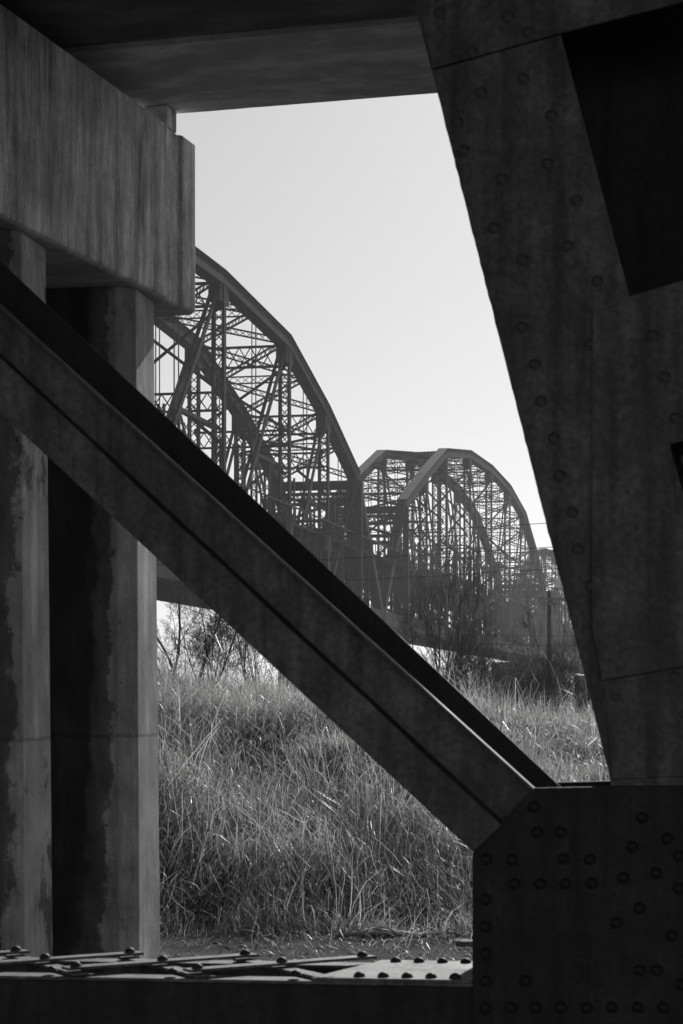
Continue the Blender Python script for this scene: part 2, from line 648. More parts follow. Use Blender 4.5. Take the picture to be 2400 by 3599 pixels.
# painted erection marks, faint dark strokes
mk = MB()
def stroke(a, b, w=9):
    p, q = tp(a[0], a[1], -0.0015), tp(b[0], b[1], -0.0015)
    mk.bar(p, q, 0.001, w / 1000.0, TN)
arc = [(2032, 3335), (2033, 3290), (2042, 3278), (2058, 3276), (2072, 3282), (2076, 3300), (2076, 3325)]
for a, b in zip(arc[:-1], arc[1:]):
    stroke(a, b)
stroke((2040, 3362), (2082, 3362))
stroke((2048, 3388), (2046, 3440)); stroke((2046, 3440), (2028, 3462)); stroke((2066, 3388), (2066, 3455)); stroke((2066, 3455), (2100, 3458))
mk.build('painted_mark', 'mark_paint', gus)

# --- diagonal: two near strips with a groove, and a deeper plate behind
def ytop(x): return 918 + 0.9378 * x
def yhi(x): return 1074 + 0.9045 * x
def ysm(x): return 1255 + 0.931 * x
def ybt(x): return 1454 + 0.931 * x
X0 = -2400
diag = plate('diagonal', [(X0, yhi(X0) + 4), (1878, yhi(1878)), (1764, 2890), (1764, ysm(1764) - 14), (X0, ysm(X0) - 14)], 0.045, 0.075, 'steel_truss', truss)
plate('lower_flange', [(X0, ysm(X0) + 4), (300, ysm(300) + 2), (520, ysm(520) + 7), (800, ysm(800) + 3), (1020, ysm(1020) + 9), (1300, ysm(1300) + 5), (1480, ysm(1480) + 11), (1640, ysm(1640) + 6), (1764, ysm(1764) + 3), (1664, 2996), (X0, ybt(X0))], -0.012, 0.04, 'steel_truss', diag)
plate('upper_flange', [(X0, yhi(X0)), (1884, yhi(1884)), (1880, yhi(1880) + 11), (X0, yhi(X0) + 10)], 0.0, 0.11, 'steel_weathered', diag, 0.002)
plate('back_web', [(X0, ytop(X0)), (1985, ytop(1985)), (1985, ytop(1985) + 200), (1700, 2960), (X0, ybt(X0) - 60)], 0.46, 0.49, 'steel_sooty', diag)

# --- inclined end post, battened
def xl(y): return 1470 + 0.2525 * (y - 60)
def xr(y): return 1929 + 0.272 * y
_er = random.Random(4)
edge = [(xl(y) + _er.choice((0, 0, .4, -.5, .9, -1.6)), y) for y in range(2720, -200, -23)]
post = plate('end_post', [(xl(-1600), -1600), (xl(-1600) + 440, -1720), (xr(1040), 1040), (xr(2340), 2340), (xr(2757) - 20, 2757), (2148, 2762)] + edge, 0.02, 0.04, 'steel_truss', truss, 0.0)
# outer leg right of the frame and back web of the box member, the hollow's shade put in its colour
plate('leg_plate', [(2480, -1600), (3000, -1600), (3600, 2757), (2900, 2757), (2560, 1000)], 0.02, 0.04, 'steel_truss', post)
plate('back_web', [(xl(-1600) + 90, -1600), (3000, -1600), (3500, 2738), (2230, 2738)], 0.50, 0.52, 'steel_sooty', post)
b = plate('batten_plate', [(xl(-700) - 2, -700), (xl(262), 240), (1960, 118), (2470, -12), (2300, -900)], 0.003, 0.018, 'steel_truss', post)
b2 = plate('batten_plate', [(xr(1040) - 130, 1080), (xr(1040), 1040), (2600, 925), (2760, 1480), (2357, 1560), (2380, 1800), (2800, 1700), (3000, 2240), (2395, 2345), (2115, 2392), (2080, 2200)], 0.003, 0.018, 'steel_truss', post)
plate('batten_plate', [(2125, 2410), (2395, 2362), (3000, 2262), (3100, 2700), (2150, 2740)], 0.010, 0.019, 'steel_truss', post)
z2 = [(450, 60), (765, 75), (860, 150), (835, 360), (640, 425), (965, 530), (945, 750), (735, 820), (1080, 920), (700, 1045), (1040, 1130), (830, 1190), (1175, 1290),
      (530, 560), (600, 240), (560, 690)]
for x, y in z2:
    px, py = 1200 + x * 0.7653, y * 0.7653
    rivet(post, tp(px, py, 0.003 if py < 240 - 0.28 * (px - 1530) else 0.02))
for k in range(11):
    y = 1150 + 130 * k
    rivet(post, tp(xl(y) + 90 + 12 * (k % 2), y, 0.02))
    rivet(post, tp(xl(y) + 330, y + 60, 0.02 if y < 1000 else 0.02))
for k in range(8):
    y = 1180 + 145 * k
    rivet(b2, tp(xr(y) + 45, y, 0.003))

# --- bottom chord: two channel webs, top angles, double lacing, stay plate
zc = tp(900, 3445, 0.0).z
def cpt(t, off, dz=0.0):
    """point on the chord: t metres along (0 at image centre column), off behind near face"""
    o = Vector((0, 7.0, 0)) + TT * t + TN * off
    o.z = zc + dz
    return o
ch = MB()
ch.bar(cpt(-7, 0.035, -0.23), cpt(3.2, 0.035, -0.23), 0.03, 0.44, TN)
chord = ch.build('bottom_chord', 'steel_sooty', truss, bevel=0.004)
mb = MB(); mb.bar(cpt(-7, 0.50, -0.23), cpt(3.2, 0.50, -0.23), 0.03, 0.44, TN); mb.build('far_web', 'steel_truss', chord, bevel=0.004)
mb = MB(); mb.bar(cpt(-7, 0.052, -0.006), cpt(3.2, 0.052, -0.006), 0.10, 0.012, TN); mb.build('top_flange', 'steel_weathered', chord, bevel=0.003)
mb = MB(); mb.bar(cpt(-7, 0.482, -0.006), cpt(3.2, 0.482, -0.006), 0.10, 0.012, TN); mb.build('top_flange', 'steel_weathered', chord, bevel=0.003)
mb = MB(); mb.bar(cpt(-7, 0.26, -0.44), cpt(3.2, 0.26, -0.44), 0.42, 0.012, TN); mb.build('cover_plate', 'steel_truss', chord)
def t_at(px, off):
    p = tp(px, 3400, off)
    return (p - Vector((0, 7.0, p.z))).dot(TT)
# lacing bars (mesh shared): near rivets every 0.445 m
NEAR, FAR, P = 0.05, 0.47, 0.445
tn0 = t_at(694, NEAR)
tf0 = t_at(1274, FAR)
dt = tf0 - tn0
def lace_mesh(t0, o0, t1, o1):
    mb = MB()
    a, b = Vector((t0, o0, 0)), Vector((t1, o1, 0))
    d = (b - a).normalized()
    mb.bar(a - d * 0.045, b + d * 0.045, 0.062, 0.010, Vector((-d.y, d.x, 0)))
    me = mb.mesh('lacing_bar')
    me.materials.append(M['steel_weathered'])
    return me
over = lace_mesh(0, NEAR, dt, FAR)
under = lace_mesh(0, FAR, 2 * P - dt, NEAR) if 2 * P - dt > 0.1 else lace_mesh(0, FAR, P, NEAR)
fr = Matrix(((TT.x, TN.x, 0, 0), (TT.y, TN.y, 0, 0), (0, 0, 1, 0), (0, 0, 0, 1)))
def put(me, t, dz):
    o = bpy.data.objects.new('lacing_bar', me)
    COL.objects.link(o)
    o.parent = chord
    c = Vector((0, 7.0, zc + dz)) + TT * t
    mw = fr.copy()
    mw.translation = c
    o.matrix_local = mw
    bv = o.modifiers.new("bevel", 'BEVEL'); bv.width = 0.002; bv.segments = 1
for k in range(-12, 2):
    t0 = tn0 + P * k
    if k <= 0:
        put(over, t0, 0.027)
        rivet(chord, cpt(t0, NEAR, 0.032), 'z'); rivet(chord, cpt(t0 + dt, FAR, 0.032), 'z'); rivet(chord, cpt(t0 + dt / 2, (NEAR + FAR) / 2, 0.032), 'z')
    if k <= 0:
        put(under, t0 + dt - P, 0.0085)
        rivet(chord, cpt(t0 + P - 0.09, NEAR, 0.0135), 'z')
ts = t_at(1225, 0.3)
mb = MB()
o_ = [cpt(ts - 0.10, 0.005, 0.0), cpt(3.0, 0.005, 0.0), cpt(3.0, 0.525, 0.0), cpt(ts + 0.10, 0.525, 0.0)]
mb.prism(None, [p + Vector((0, 0, 0.0005)) for p in o_], [p + Vector((0, 0, 0.012)) for p in o_])
mb.build('stay_plate', 'steel_weathered', chord, bevel=0.002)
for k in range(12):
    rivet(chord, cpt(t_at(1263 + 84 * k, NEAR), 0.05, 0.012), 'z')
    rivet(chord, cpt(t_at(1391 + 82 * k, FAR), 0.47, 0.012), 'z')
# bearing pedestal under the panel point, below the frame
mb = MB()
mb.box(cpt(0.9, 0.26, -0.45 - zc / 2 + 0.22), TT * 0.55, TN * 0.5, (0, 0, (zc - 0.45) / 2 + 0.0))
ped = mb.build('bearing_pedestal', 'concrete_dark', bevel=0.02)
ped.location.z = -0.012 - 0.21
tag(ped, 'squat concrete pedestal under the gusset joint of the steel truss', 'pedestal')

# ------------------------------------------------------------------ far river truss bridge
TH = math.atan((2680 - 1200) / FPX)
CT_, ST_ = math.cos(TH), math.sin(TH)
AM, WB = 40.0, 8.0
def span_origin(Y):
    return (math.tan(TH) * Y - AM - 0.55, Y, 0.0)
HALF = [0, 21.5, 42, 57, 71, 84]
def build_span(name, heights, Y0, label, group):
    root = empty(name, span_origin(Y0), math.pi / 2 - TH)
    tag(root, label, 'truss bridge', group)
    Ls = 168 / CT_
    offs = [84 - h for h in reversed(HALF)] + [84 + h for h in HALF[1:]]
    hs = list(reversed(heights)) + heights[1:]
    s = [o / CT_ for o in offs]
    zt = [EYE + AM * h for h in hs]
    zb = EYE + 9.3
    zd = EYE + 15.7
    n = len(s)
    Y = Vector((0, 1, 0))
    planes = (0.0, WB)
    def pt(i, l, top=True):
        return Vector((s[i], l, zt[i] if top else zb))
    for l in planes:
        mb = MB()
        for i in range(1, n - 2):
            a, b = pt(i, l), pt(i + 1, l)
            mb.bar(a, b, 1.05, 1.05, Y)
            mb.bar(a + Vector((0, 0, .56)), b + Vector((0, 0, .56)), 1.2, 0.07, Y)
        mb.build('top_chord', 'steel_far', root)
        for i0, i1 in ((0, 1), (n - 1, n - 2)):
            mb = MB()
            mb.bar(pt(i0, l, False), pt(i1, l), 0.95, 0.95, Y)
            mb.build('end_post', 'steel_far', root)
        mb = MB()
        mb.bar((0, l, zb), (Ls, l, zb), 0.9, 1.5, Y)
        mb.build('bottom_chord', 'steel_far', root)
        for i in range(1, n - 1):
            mb = MB()
            # built-up post, legs spread across the bridge
            mb.laced(pt(i, l, False), pt(i, l) + Vector((0, 0, -.3)), Y, 1.0 if 1 < i < n - 2 else 1.5, 0.2 if 1 < i < n - 2 else 0.6, 0.6, 0.75, 0.08, True)
            for z in (zt[i] - 0.9, zd - 0.4, zb + 0.6):
                mb.box((s[i], l, z), (1.3, 0, 0), (0, .45, 0), (0, 0, 1.0))
            mb.build('post', 'steel_far', root)
        mid = (n - 1) // 2
        for i in range(1, n - 1):
            if i == mid:
                continue
            j = i + 1 if i < mid else i - 1
            a, b = pt(i, l), pt(j, l, False)
            mb = MB()
            for e in (-0.24, 0.24):
                mb.bar(a + Vector((0, e, 0)), b + Vector((0, e, 0)), 0.14, 0.42, Y)
            mb.build('diagonal', 'steel_far', root)
            # subdivided panel: hanger and sub strut at the middle of the diagonal
            c = (a + b) / 2
            mb = MB()
            mb.laced(Vector((c.x, l, zb)), c, Y, 0.5, 0.10, 0.34, 0.7, 0.05, True)
            mb.build('hanger', 'steel_far', root)
            d2 = pt(i, l, False) if True else None
            mb = MB()
            mb.laced(c, Vector((s[i], l, zb + 0.4)), Y, 0.44, 0.10, 0.28, 0.8, 0.05, True)
            mb.build('sub_diagonal', 'steel_far', root)
            mb = MB()
            mb.laced(c, Vector((s[i], l, c.z)), Y, 0.44, 0.10, 0.28, 0.8, 0.05, True)
            mb.build('sub_strut', 'steel_far', root)
            top_s = (s[i] + s[j]) / 2
            mb = MB()
            for e in (-0.16, 0.16):
                mb.bar(c + Vector((0, e, 0)), Vector((top_s, l + e, (zt[i] + zt[j]) / 2 - 0.3)), 0.05, 0.16, Y)
            mb.build('sub_post', 'steel_far', root)
        # end hangers
        for i0, i1 in ((0, 1), (n - 1, n - 2)):
            c = (pt(i0, l, False) + pt(i1, l)) / 2
            mb = MB()
            mb.bar((c.x, l, zb), c, 0.3, 0.3, Y)
            mb.bar(c, pt(i1, l, False), 0.3, 0.3, Y)
            mb.build('hanger', 'steel_far', root)
        # deck edge railing of close-set stanchions on the outer side
        ly = l + (-0.55 if l == 0 else 0.55)
        mb = MB()
        mb.bar((0, ly, zd + 1.25), (Ls, ly, zd + 1.25), 0.12, 0.12, Y)
        k = 0.0
        while k < Ls:
            mb.bar((k, ly, zd), (k, ly, zd + 1.25), 0.07, 0.07, Y, False)
            k += 1.5
        mb.build('deck_railing', 'steel_far', root)
        mb = MB()
        k = 1.0
        while k < Ls - 0.5:
            mb.laced((k, l, zb + 0.6), (k, l, zd - 0.5), Y, 0.42, 0.10, 0.3, 0.6, 0.05, False)
            k += 6.3
        mb.build('floor_stanchions', 'steel_far', root)['kind'] = 'stuff'
        # light laced posts and a strut that carry the wires and lamps above the deck
        rr = random.Random(int(l) + 5)
        k = 6.0
        while k < Ls - 5:
            f = k / Ls
            hh = zd + 2.4 + 2.2 * math.sin(math.pi * f) + rr.uniform(-.3, .3)
            mb = MB()
            mb.laced((k, l, zd - .4), (k, l, hh), Y, 0.5, 0.11, 0.36, 0.7, 0.06, True)
            mb.build('laced_post', 'steel_far', root)
            k += rr.uniform(5.5, 9.0)
    # cross frames between the two planes
    for i in range(1, n - 1):
        a, b = pt(i, 0.0), pt(i, WB)
        mb = MB()
        Z = Vector((0, 0, 1))
        drop = 1.2
        mb.laced(a - Z * drop, b - Z * drop, Z, 1.9, 0.18, 0.3, 0.95, 0.09, True)
        if zt[i] - zd > 11:
            z1 = zd + 7.0
            mb.laced(Vector((s[i], 0, z1)), Vector((s[i], WB, z1)), Z, 1.5, 0.16, 0.3, 0.9, 0.09, True)
            mb.bar(Vector((s[i], 0, z1 + .8)), b - Z * (drop + 1), 0.05, 0.24, (1, 0, 0))
            mb.bar(Vector((s[i], WB, z1 + .8)), a - Z * (drop + 1), 0.05, 0.24, (1, 0, 0))
            # knee braces
            mb.bar(Vector((s[i], 0, z1 - 3.0)), Vector((s[i], 2.6, z1 - .8)), 0.1, 0.26, (1, 0, 0))
            mb.bar(Vector((s[i], WB, z1 - 3.0)), Vector((s[i], WB - 2.6, z1 - .8)), 0.1, 0.26, (1, 0, 0))
        mb.build('sway_frame', 'steel_far', root)
        mb = MB()
        mb.box((s[i], WB / 2, zd - .5), (.22, 0, 0), (0, WB / 2 + .5, 0), (0, 0, .75))
        mb.box((s[i], WB / 2, zb), (.22, 0, 0), (0, WB / 2, 0), (0, 0, .7))
        mb.bar((s[i], 0, zb + .5), (s[i], WB, zd - 1), 0.1, 0.3, (1, 0, 0))
        mb.bar((s[i], WB, zb + .5), (s[i], 0, zd - 1), 0.1, 0.3, (1, 0, 0))
        mb.build('floor_beam', 'steel_far', root)
    for i in range(1, n - 2):
        mb = MB()
        Z = Vector((0, 0, 1))
        a0, a1, b0, b1 = pt(i, 0), pt(i, WB), pt(i + 1, 0), pt(i + 1, WB)
        m0, m1 = (a0 + b0) / 2, (a1 + b1) / 2
        for p, q in ((a0, m1), (a1, m0), (m0, b1), (m1, b0)):
            mb.laced(p, q, Z, 0.55, 0.10, 0.18, 0.7, 0.05, True)
        mb.laced(m0, m1, Z, 0.7, 0.10, 0.2, 0.7, 0.05, True)
        mb.build('top_lateral', 'steel_far', root)
    # portals at both ends, in the plane of the end posts
    for i0, i1 in ((0, 1), (n - 1, n - 2)):
        mb = MB()
        d = (pt(i1, 0) - pt(i0, 0, False)).normalized()
        mb.bar(pt(i1, 0) - d * .9, pt(i1, WB) - d * .9, 0.95, 0.3, d)
        for q, w in ((2.6, 1.5), (6.0, 1.4)):
            a, b = pt(i1, 0) - d * q, pt(i1, WB) - d * q
            mb.laced(a, b, d, w, 0.22, 0.3, 0.8, 0.12, True)
        a, b = pt(i1, 0) - d * 2, pt(i1, WB) - d * 5.4
        mb.bar(a, b, 0.1, 0.3, (1, 0, 0))
        a, b = pt(i1, WB) - d * 2, pt(i1, 0) - d * 5.4
        mb.bar(a, b, 0.1, 0.3, (1, 0, 0))
        mb.build('portal', 'steel_far', root)
    # floors
    mb = MB()
    mb.box((Ls / 2, WB / 2, zd - .15), (Ls / 2 - .1, 0, 0), (0, WB / 2 + .4, 0), (0, 0, .14))
    for l in (1.6, 3.2, 4.8, 6.4):
        mb.bar((0, l, zd - .8), (Ls, l, zd - .8), 0.3, 1.0, Y)
    mb.build('floor_deck', 'steel_far', root)
    mb = MB()
    mb.box((Ls / 2, WB / 2, zb + .62), (Ls / 2 - .1, 0, 0), (0, WB / 2 - .6, 0), (0, 0, .08))
    for l in (1.2, 6.8):
        mb.bar((0, l, zb - .1), (Ls, l, zb - .1), 0.3, 1.1, Y)
    mb.build('lower_floor', 'steel_far', root)
    return root

H2 = [.876, .862, .803, .686, .566, .23]
H1 = [.790, .797, .772, .680, .566, .23]
GRP = 'spans of the far river bridge'
s1 = build_span('truss_bridge_span', H1, 43, 'largest hazy steel arch-topped truss span, rising behind the concrete pier', GRP)
s2 = build_span('truss_bridge_span', H2, 211, 'middle hazy camelback truss span with two arched tops behind the bare bush', GRP)
s3 = copy_tree(s2)
s3.location = span_origin(379)
s3['label'] = 'farthest small truss span, flat top peeking out beside the dark end post'
# masonry river piers
def river_pier(Y, zbase, label):
    o = span_origin(Y)
    root = empty('river_pier', (o[0], o[1], zbase), math.pi / 2 - TH)
    tag(root, label, 'pier', 'masonry piers of the far bridge')
    H = EYE + 8.3 - zbase
    mb = MB()
    prof = lambda g: [(-1.8 - g, -1.2 - g), (0, -3.0 - g), (1.8 + g, -1.2 - g), (1.8 + g, WB + 1.2 + g), (0, WB + 3.0 + g), (-1.8 - g, WB + 1.2 + g)]
    for z, g in ((0, .5), (H - 1.0, 0)):
        mb.v.extend([(p[0], p[1], z) for p in prof(g)])
    for i in range(6):
        j = (i + 1) % 6
        mb.f.append((i, j, j + 6, i + 6))
    mb.f.append(tuple(range(6))); mb.f.append(tuple(range(6, 12)))
    mb.build('shaft', 'stone_far', root)
    mb = MB()
    mb.v.extend([(p[0], p[1], H - .98) for p in prof(.3)] + [(p[0], p[1], H) for p in prof(.3)])
    for i in range(6):
        j = (i + 1) % 6
        mb.f.append((i, j, j + 6, i + 6))
    mb.f.append(tuple(range(6))); mb.f.append(tuple(range(6, 12)))
    mb.build('coping', 'stone_far', root)
river_pier(43, -1.5, 'masonry bridge pier on the bank at the near end of the largest span')
river_pier(211, -12, 'masonry bridge pier under the joint of the largest and middle spans')
river_pier(379, -12, 'masonry bridge pier under the joint of the middle and farthest spans')
river_pier(547, -12, 'masonry bridge pier at the far end of the farthest span')

# ------------------------------------------------------------------ utility pole and wires
pole = empty('utility_pole', (9.39, 90, ground_z(9.39, 90)))
tag(pole, 'wooden utility pole with short crossarms in front of the truss bridge', 'utility pole')
zb_ = ground_z(9.39, 90)
zt_ = EYE + 402 / FPX * 90 - zb_
mb = MB(); mb.tube([(0, 0, -0.5), (0, 0, zt_ - .15), (0, 0, zt_ + 0.05)], [.15, .095, .03], 10); mb.build('shaft', 'bark', pole, True)
for zz, x0, x1 in ((-0.36, -.56, .72), (-.56, -.40, .45)):
    mb = MB(); mb.bar((x0, -.11, zt_ + zz), (x1, -.11, zt_ + zz), .10, .12, (0, 1, 0)); arm = mb.build('crossarm', 'old_wood', pole)
    for k in range(5):
        x = x0 + .08 + (x1 - x0 - .16) * k / 4
        if abs(x) > .15:
            mb = MB(); mb.tube([(x, -.11, zt_ + zz + .06), (x, -.11, zt_ + zz + .13), (x, -.11, zt_ + zz + .19)], [.02, .05, .025], 6); mb.build('insulator', 'porcelain', arm)

def wire(p, q, label, sag=0.0, r=0.009):
    p, q = Vector(p), Vector(q)
    d = q - p
    a, b = p - d * 0.9, q + d * 0.9
    pts = []
    for k in range(25):
        t = k / 24
        x = a.lerp(b, t)
        x.z -= sag * 4 * t * (1 - t) - sag
        pts.append(x)
    mb = MB(); mb.tube(pts, [r] * 25, 5)
    o = mb.build('overhead_wire', 'wire')
    tag(o, label, 'wire', 'overhead wires')
wire(at(1028, 1885, 62), at(1945, 1841, 56), 'highest of the overhead wires crossing in front of the truss spans', .25)
wire(at(1028, 1974, 62), at(1945, 1926, 56), 'second highest overhead wire crossing in front of the truss spans', .25)
wire(at(1028, 2050, 62), at(1950, 2003, 56), 'third overhead wire from the top, crossing the truss spans', .25)
wire(at(1500, 2231, 70), at(2030, 2236, 70), 'faint overhead wire just above the lowest one, crossing the utility pole', .1, .007)
wire(at(1560, 2262, 60), at(2030, 2271, 60), 'lowest overhead wire, crossing the utility pole below its crossarms', .1)
wire(at(545, 2100, 50), at(820, 2195, 46), 'thin overhead wire sloping through the bare trees left of the diagonal', .1, .007)

# ------------------------------------------------------------------ bare trees and brush
def bare_tree(name, base, height, label, cat, group, stems=1, spread=0.5, levels=5, r0=0.05, seed=1, lean=(0, 0), kids=(2, 4), twig_n=2.0, minr=0.0026):
    rnd = random.Random(seed)
    root = empty(name, base)
    tag(root, label, cat, group)
    tr, cr = MB(), MB()
    cnt = {4: (7, 6, 4, 0), 5: (9, 7, 5, 0), 6: (10, 8, 6, 0)}[levels]
    def grow(p, d, ln, r, lev):
        n = (8, 5, 4, 3)[lev]
        pts, rads = [p], [r]
        q, dd = p.copy(), d.copy()
        for k in range(n):
            j = Vector((rnd.uniform(-1, 1), rnd.uniform(-1, 1), rnd.uniform(-.8, .9))) * (0.13, .15, .18, .22)[lev]
            dd = (dd + j + Vector((0, 0, 0.05 if lev < 3 else 0))).normalized()
            q = q + dd * (ln / n)
            pts.append(q.copy())
            rads.append(max(minr * .7, r * (1 - .8 * (k + 1) / n)))
        (tr if lev == 0 else cr).tube(pts, rads, (6, 4, 3, 3)[lev], False)
        c = cnt[lev]
        for i in range(c):
            t = .18 + .8 * (i + rnd.random()) / c
            f = t * n
            a = min(int(f), n - 1)
            pp = pts[a].lerp(pts[a + 1], f - a)
            td = (pts[a + 1] - pts[a]).normalized()
            side = Vector((rnd.uniform(-1, 1), rnd.uniform(-1, 1), rnd.uniform(-.5, .5)))
            side = (side - td * side.dot(td)).normalized()
            nd = (td * rnd.uniform(.8, 1.3) + side * spread * rnd.uniform(.7, 1.4)).normalized()
            grow(pp, nd, ln * (1 - .55 * t) * rnd.uniform(.35, .75), max(minr, rads[a] * rnd.uniform(.4, .65)), lev + 1)
    for s_ in range(stems):
        a = rnd.uniform(0, 2 * math.pi)
        k = 0.12 if stems == 1 else spread * 1.1
        d = Vector((math.cos(a) * k * rnd.random() + lean[0], math.sin(a) * k * rnd.random() + lean[1], 1)).normalized()
        grow(Vector((rnd.uniform(-.1, .1) * (stems > 1), rnd.uniform(-.1, .1) * (stems > 1), -0.05)), d, height * rnd.uniform(.65, 1.0), r0 * rnd.uniform(.6, 1), 0)
    tr.build('trunk', 'bark', root)
    cr.build('crown', 'bark', root)
    return root

def gpos(px, Y):
    x = (px - 1200) / FPX * Y
    return (x, Y, ground_z(x, Y))

TG, BG = 'bare trees at the top of the bank', 'leafless bushes at the top of the bank'
def bush(px, Y, h, label, stems, sp, r0, seed, lv=5):
    bare_tree('bare_bush', gpos(px, Y), h, label, 'bush', BG, stems, sp, lv, r0, seed)
def tree(px, Y, h, label, stems, sp, r0, seed, lean=(0, 0), lv=6):
    bare_tree('bare_tree', gpos(px, Y), h, label, 'tree', TG, stems, sp, lv, r0, seed, lean)
bush(1545, 38, 3.1, 'largest leafless fan-shaped bush, spreading in front of the middle truss span', 9, .62, .030, 3, 6)
bush(1700, 36, 1.9, 'tangled leafless bush right of the largest fan-shaped bush', 6, .8, .02, 4)
bush(1835, 40, 2.1, 'leafless bush in front of the utility pole foot', 6, .75, .02, 5)
bush(1990, 36, 2.2, 'upright leafless bush beside the edge of the dark end post', 5, .6, .02, 6)
bush(1440, 44, 2.4, 'leafless bush behind the diagonal, left of the largest fan-shaped bush', 5, .7, .022, 8)
bush(1600, 31, 1.1, 'low leafless bush on the crest below the largest fan-shaped bush', 7, .9, .012, 9, 4)
bush(1790, 30, 1.0, 'low leafless bush on the crest below the utility pole', 7, .9, .012, 10, 4)
bush(1930, 29, 0.9, 'smallest leafless bush on the crest near the dark end post', 6, .9, .012, 11, 4)
tree(590, 33, 3.6, 'thin bare tree just right of the concrete pier', 2, .75, .03, 21)
tree(668, 31, 3.6, 'bare tree with slender forked trunk, second from the concrete pier', 2, .75, .034, 22, (.15, 0))
tree(745, 34, 3.4, 'bare tree under the steel diagonal, third from the concrete pier', 2, .8, .028, 23)
tree(850, 36, 3.2, 'bare tree farthest from the concrete pier, under the diagonal', 2, .8, .028, 24)
bush(640, 29, 1.1, 'low leafless bush at the foot of the bare trees by the pier', 7, .95, .012, 25, 4)
bush(780, 29.5, 1.2, 'low leafless bush at the foot of the third bare tree', 8, .95, .012, 27, 4)
bush(1745, 33, 1.5, 'leafless bush between the largest fan-shaped bush and the utility pole', 7, .9, .014, 29)
bush(1960, 33, 1.4, 'leafless bush right of the utility pole foot', 7, .85, .014, 30)
bush(720, 28.0, 1.4, 'fine twiggy bush at the grass edge below the second bare tree', 7, .9, .011, 32)
bush(1660, 28.6, 1.1, 'fine twiggy bush at the grass edge above the diagonal', 7, .9, .010, 34)
bush(1870, 28.0, 1.2, 'fine twiggy bush at the grass edge in line with the utility pole', 7, .9, .010, 35)
bush(2030, 29.0, 1.3, 'fine twiggy bush at the grass edge touching the dark end post', 7, .9, .010, 36)
bush(900, 29, 1.0, 'low leafless bush on the crest right below the diagonal', 7, .95, .012, 26, 4)

# ------------------------------------------------------------------ dry grass on the bank
def make_grass(n, seed):
    r = np.random.default_rng(seed)
    V, F = [], []
    pts = []
    while len(pts) < n:
        y = 16.4 + 14.6 * r.random() ** 0.9
        xa, xb = (430 - 1200) / FPX * y - 1.2, (2230 - 1200) / FPX * y + 1.2
        x = r.uniform(xa, xb)
        if r.random() > (xb - xa) / 8.0:
            continue
        dens = max(0.28, 0.45 + 0.8 * noise.noise(Vector((x * 1.1, y * 1.1, 7.7))))
        if y < 18.3:
            dens *= max(0.16, (y - 17.2) / 1.1 * 0.7)
        if y > 28:
            dens *= 0.5
        if r.random() < dens:
            pts.append((x, y))
    N_ = len(pts)
    R1 = r.random((N_, 12))
    G1 = r.normal(0, 1, (N_, 8))
    GA = r.gamma(4, .085, N_)
    seg = 5
    for i in range(N_):
        x, y = pts[i]
        u, g = R1[i], G1[i]
        z = ground_z(x, y)
        cl = noise.noise(Vector((x * 0.9, y * 0.9, 1.3)))
        ln = GA[i] * (1 + 1.0 * cl + .5 * noise.noise(Vector((x * 2.6, y * 2.6, 4.4))))
        low = y < 18.3
        if low:
            ln *= 0.5
        elif y > 26.5:
            ln *= 0.85
        wd = .0018 + .0030 * u[0]
        # each tuft falls over in its own direction
        ang = 7.0 * noise.noise(Vector((x * .6, y * .6, 9.2))) + g[0] * 0.9 - 1.2
        th = abs(.8 + .55 * g[1])
        curl = (.4 + 2.6 * u[1]) * (1 if u[2] < .8 else -.6)
        if u[3] < 0.05 and not low and y < 25:            # long arching stalks
            ln *= 2.1
            th = .25 + .35 * u[4]
            curl = 1.6 + 1.0 * u[5]
            wd *= 1.2
        if low:
            th += .5
        kink = 1 + int(u[6] * 6)
        p0, p1, p2 = x, y, z - .02
        b = len(V)
        tw = ang + math.pi / 2 + g[2] * .8
        sx, sy = math.cos(tw) * wd, math.sin(tw) * wd
        st = ln / seg
        for k in range(seg):
            w = 1 - (k / seg) ** 2 * .8
            V.append((p0 - sx * w, p1 - sy * w, p2))
            V.append((p0 + sx * w, p1 + sy * w, p2))
            if k == kink:                       # broken blade
                th += .9 + .6 * u[7]
                ang += g[3] * .9
            sn = math.sin(th)
            p0 += math.cos(ang) * sn * st
            p1 += math.sin(ang) * sn * st
            p2 += math.cos(th) * st
            th = max(-.4, min(th + curl / seg, 2.5))
            ang += g[4] * .18
        V.append((p0, p1, p2))
        for k in range(seg - 1):
            a = b + 2 * k
            F.append((a, a + 1, a + 3, a + 2))
        a = b + 2 * (seg - 1)
        F.append((a, a + 1, a + 2))
    me = bpy.data.meshes.new('dry_grass')
    me.from_pydata(V, [], F)
    me.materials.append(M['dry_grass'])
    me.shade_smooth()
    o = bpy.data.objects.new('dry_grass', me)
    COL.objects.link(o)
    tag(o, 'tall dry backlit grass covering the bank', 'grass', kind='stuff')
make_grass(135000, 5)

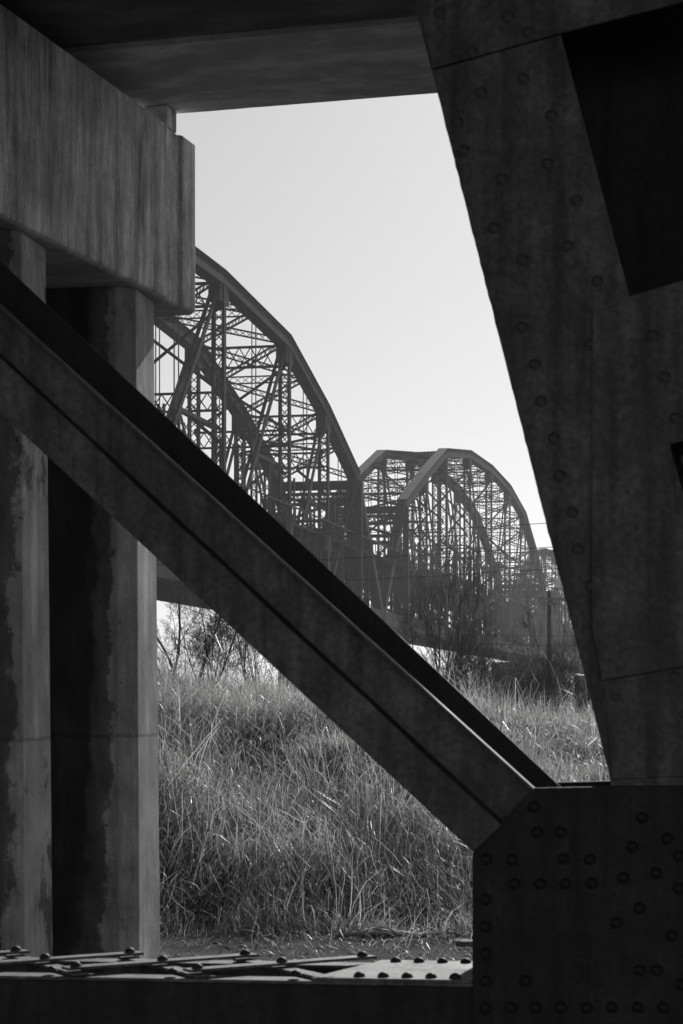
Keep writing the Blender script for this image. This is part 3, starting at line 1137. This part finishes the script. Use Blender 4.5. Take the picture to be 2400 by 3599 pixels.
# pebbles and litter on the bare strip
def pebbles(n):
    r = np.random.default_rng(3)
    mb = MB()
    for i in range(n):
        y = r.uniform(12.0, 19.4)
        x = r.uniform(-.13 * y - .5, .12 * y + .5)
        s_ = r.gamma(2, .0045) + .004
        z = ground_z(x, y)
        q = [(1, 0, 0), (-.9, .1, 0), (0, 1, 0.1), (.1, -1, 0), (0.2, 0.1, .42), (0, 0, -.4)]
        a = r.uniform(0, 6.3)
        vs = [((v[0] * math.cos(a) - v[1] * math.sin(a) * .7) * s_ * r.uniform(.7, 1.3) + x,
               (v[0] * math.sin(a) + v[1] * math.cos(a) * .7) * s_ * r.uniform(.7, 1.3) + y, v[2] * s_ + z) for v in q]
        mb.add(vs, [(0, 2, 4), (2, 1, 4), (1, 3, 4), (3, 0, 4), (2, 0, 5), (1, 2, 5), (3, 1, 5), (0, 3, 5)])
    tag(mb.build('gravel', 'pebble'), 'loose gravel and grit on the bare strip at the foot of the bank', 'gravel', kind='stuff')
pebbles(9000)

def stick(p0, p1, r, label, bow=.05, seed=0):
    rnd = random.Random(seed)
    p0, p1 = Vector(p0), Vector(p1)
    pts = []
    for k in range(8):
        t = k / 7
        q = p0.lerp(p1, t)
        pts.append(q + Vector((rnd.uniform(-1, 1) * bow * .4, rnd.uniform(-1, 1) * bow * .4, math.sin(math.pi * t) * bow + r)))
    mb = MB(); mb.tube(pts, [r * (1 - .5 * k / 7) for k in range(8)], 6)
    # a couple of side stubs
    for k in (2, 5):
        mb.tube([pts[k], pts[k] + Vector((rnd.uniform(-.1, .1), rnd.uniform(-.05, .05), rnd.uniform(.03, .1)))], [r * .6, r * .3], 5)
    tag(mb.build('fallen_branch', 'old_wood', None, True), label, 'branch', 'fallen branches on the ground')
def gp(px, py):
    Y = 18.0
    for _ in range(30):
        x = (px - 1200) / FPX * Y
        Y = (EYE - ground_z(x, Y)) * FPX / max(60, (py - HZ))
        Y = max(12, min(26, Y))
    x = (px - 1200) / FPX * Y
    return Vector((x, Y, ground_z(x, Y)))
stick(gp(1180, 3300), gp(1480, 3306), .022, 'long weathered branch lying at the foot of the bank', .04, 1)
stick(gp(1520, 3290), gp(1650, 3302), .014, 'short pale branch lying beside the gusset plate edge', .03, 2)
stick(gp(800, 3325), gp(905, 3320), .012, 'bent pale branch arching over the ground beside the concrete column', .13, 3)
stick(gp(905, 3335), gp(975, 3322), .009, 'small pale arched branch in the middle of the bare strip', .10, 4)
stick(gp(1390, 3322), gp(1490, 3326), .010, 'thin pale branch lying flat below the long weathered one', .02, 5)
# flat stone near the gusset
c = gp(1635, 3318)
mb = MB()
o_ = []
for k in range(9):
    a = 2 * math.pi * k / 9
    o_.append((c.x + .11 * math.cos(a) * (1 + .15 * math.sin(3 * a)), c.y + .12 * math.sin(a), c.z))
mb.prism(None, [Vector(p) + Vector((0, 0, -.02)) for p in o_], [Vector(p) * 1 + Vector((0, 0, .035)) for p in o_])
tag(mb.build('flat_stone', 'pebble', bevel=.012), 'flat pale stone on the ground next to the gusset plate', 'stone')
c0, c1 = gp(1270, 3284), gp(1500, 3287)
rp = random.Random(12)
dv = (c1 - c0).normalized()
sd = Vector((-dv.y, dv.x, 0))
lo_, hi_ = [], []
for k in range(13):
    q = c0.lerp(c1, k / 12) + Vector((0, 0, .012 + .025 * math.sin(k * .5)))
    lo_.append(q - sd * (.07 + rp.uniform(-.025, .02)))
    hi_.append(q + sd * (.06 + rp.uniform(-.025, .02)))
ring = lo_ + hi_[::-1]
mb = MB()
mb.prism(None, ring, [p + Vector((0, 0, .022 + rp.uniform(0, .008))) for p in ring])
tag(mb.build('driftwood_plank', 'old_wood'), 'dark weathered plank half buried at the foot of the grass', 'plank')

# ------------------------------------------------------------------ haze
mb = MB()
mb.box((100, 430, 16.0), (520, 0, 0), (0, 500, 0), (0, 0, 30.0))
hz = mb.build('haze', 'wire')
hz.data.materials.clear()
m, nt, out = new_mat('haze')
v = N(nt, "ShaderNodeVolumePrincipled")
v.inputs['Color'].default_value = grey(0.95)
v.inputs['Density'].default_value = 0.00027
v.inputs['Anisotropy'].default_value = 0.3
L(nt, v.outputs[0], out.inputs['Volume'])
hz.data.materials.append(m)
tag(hz, 'pale river haze', 'haze', kind='stuff')
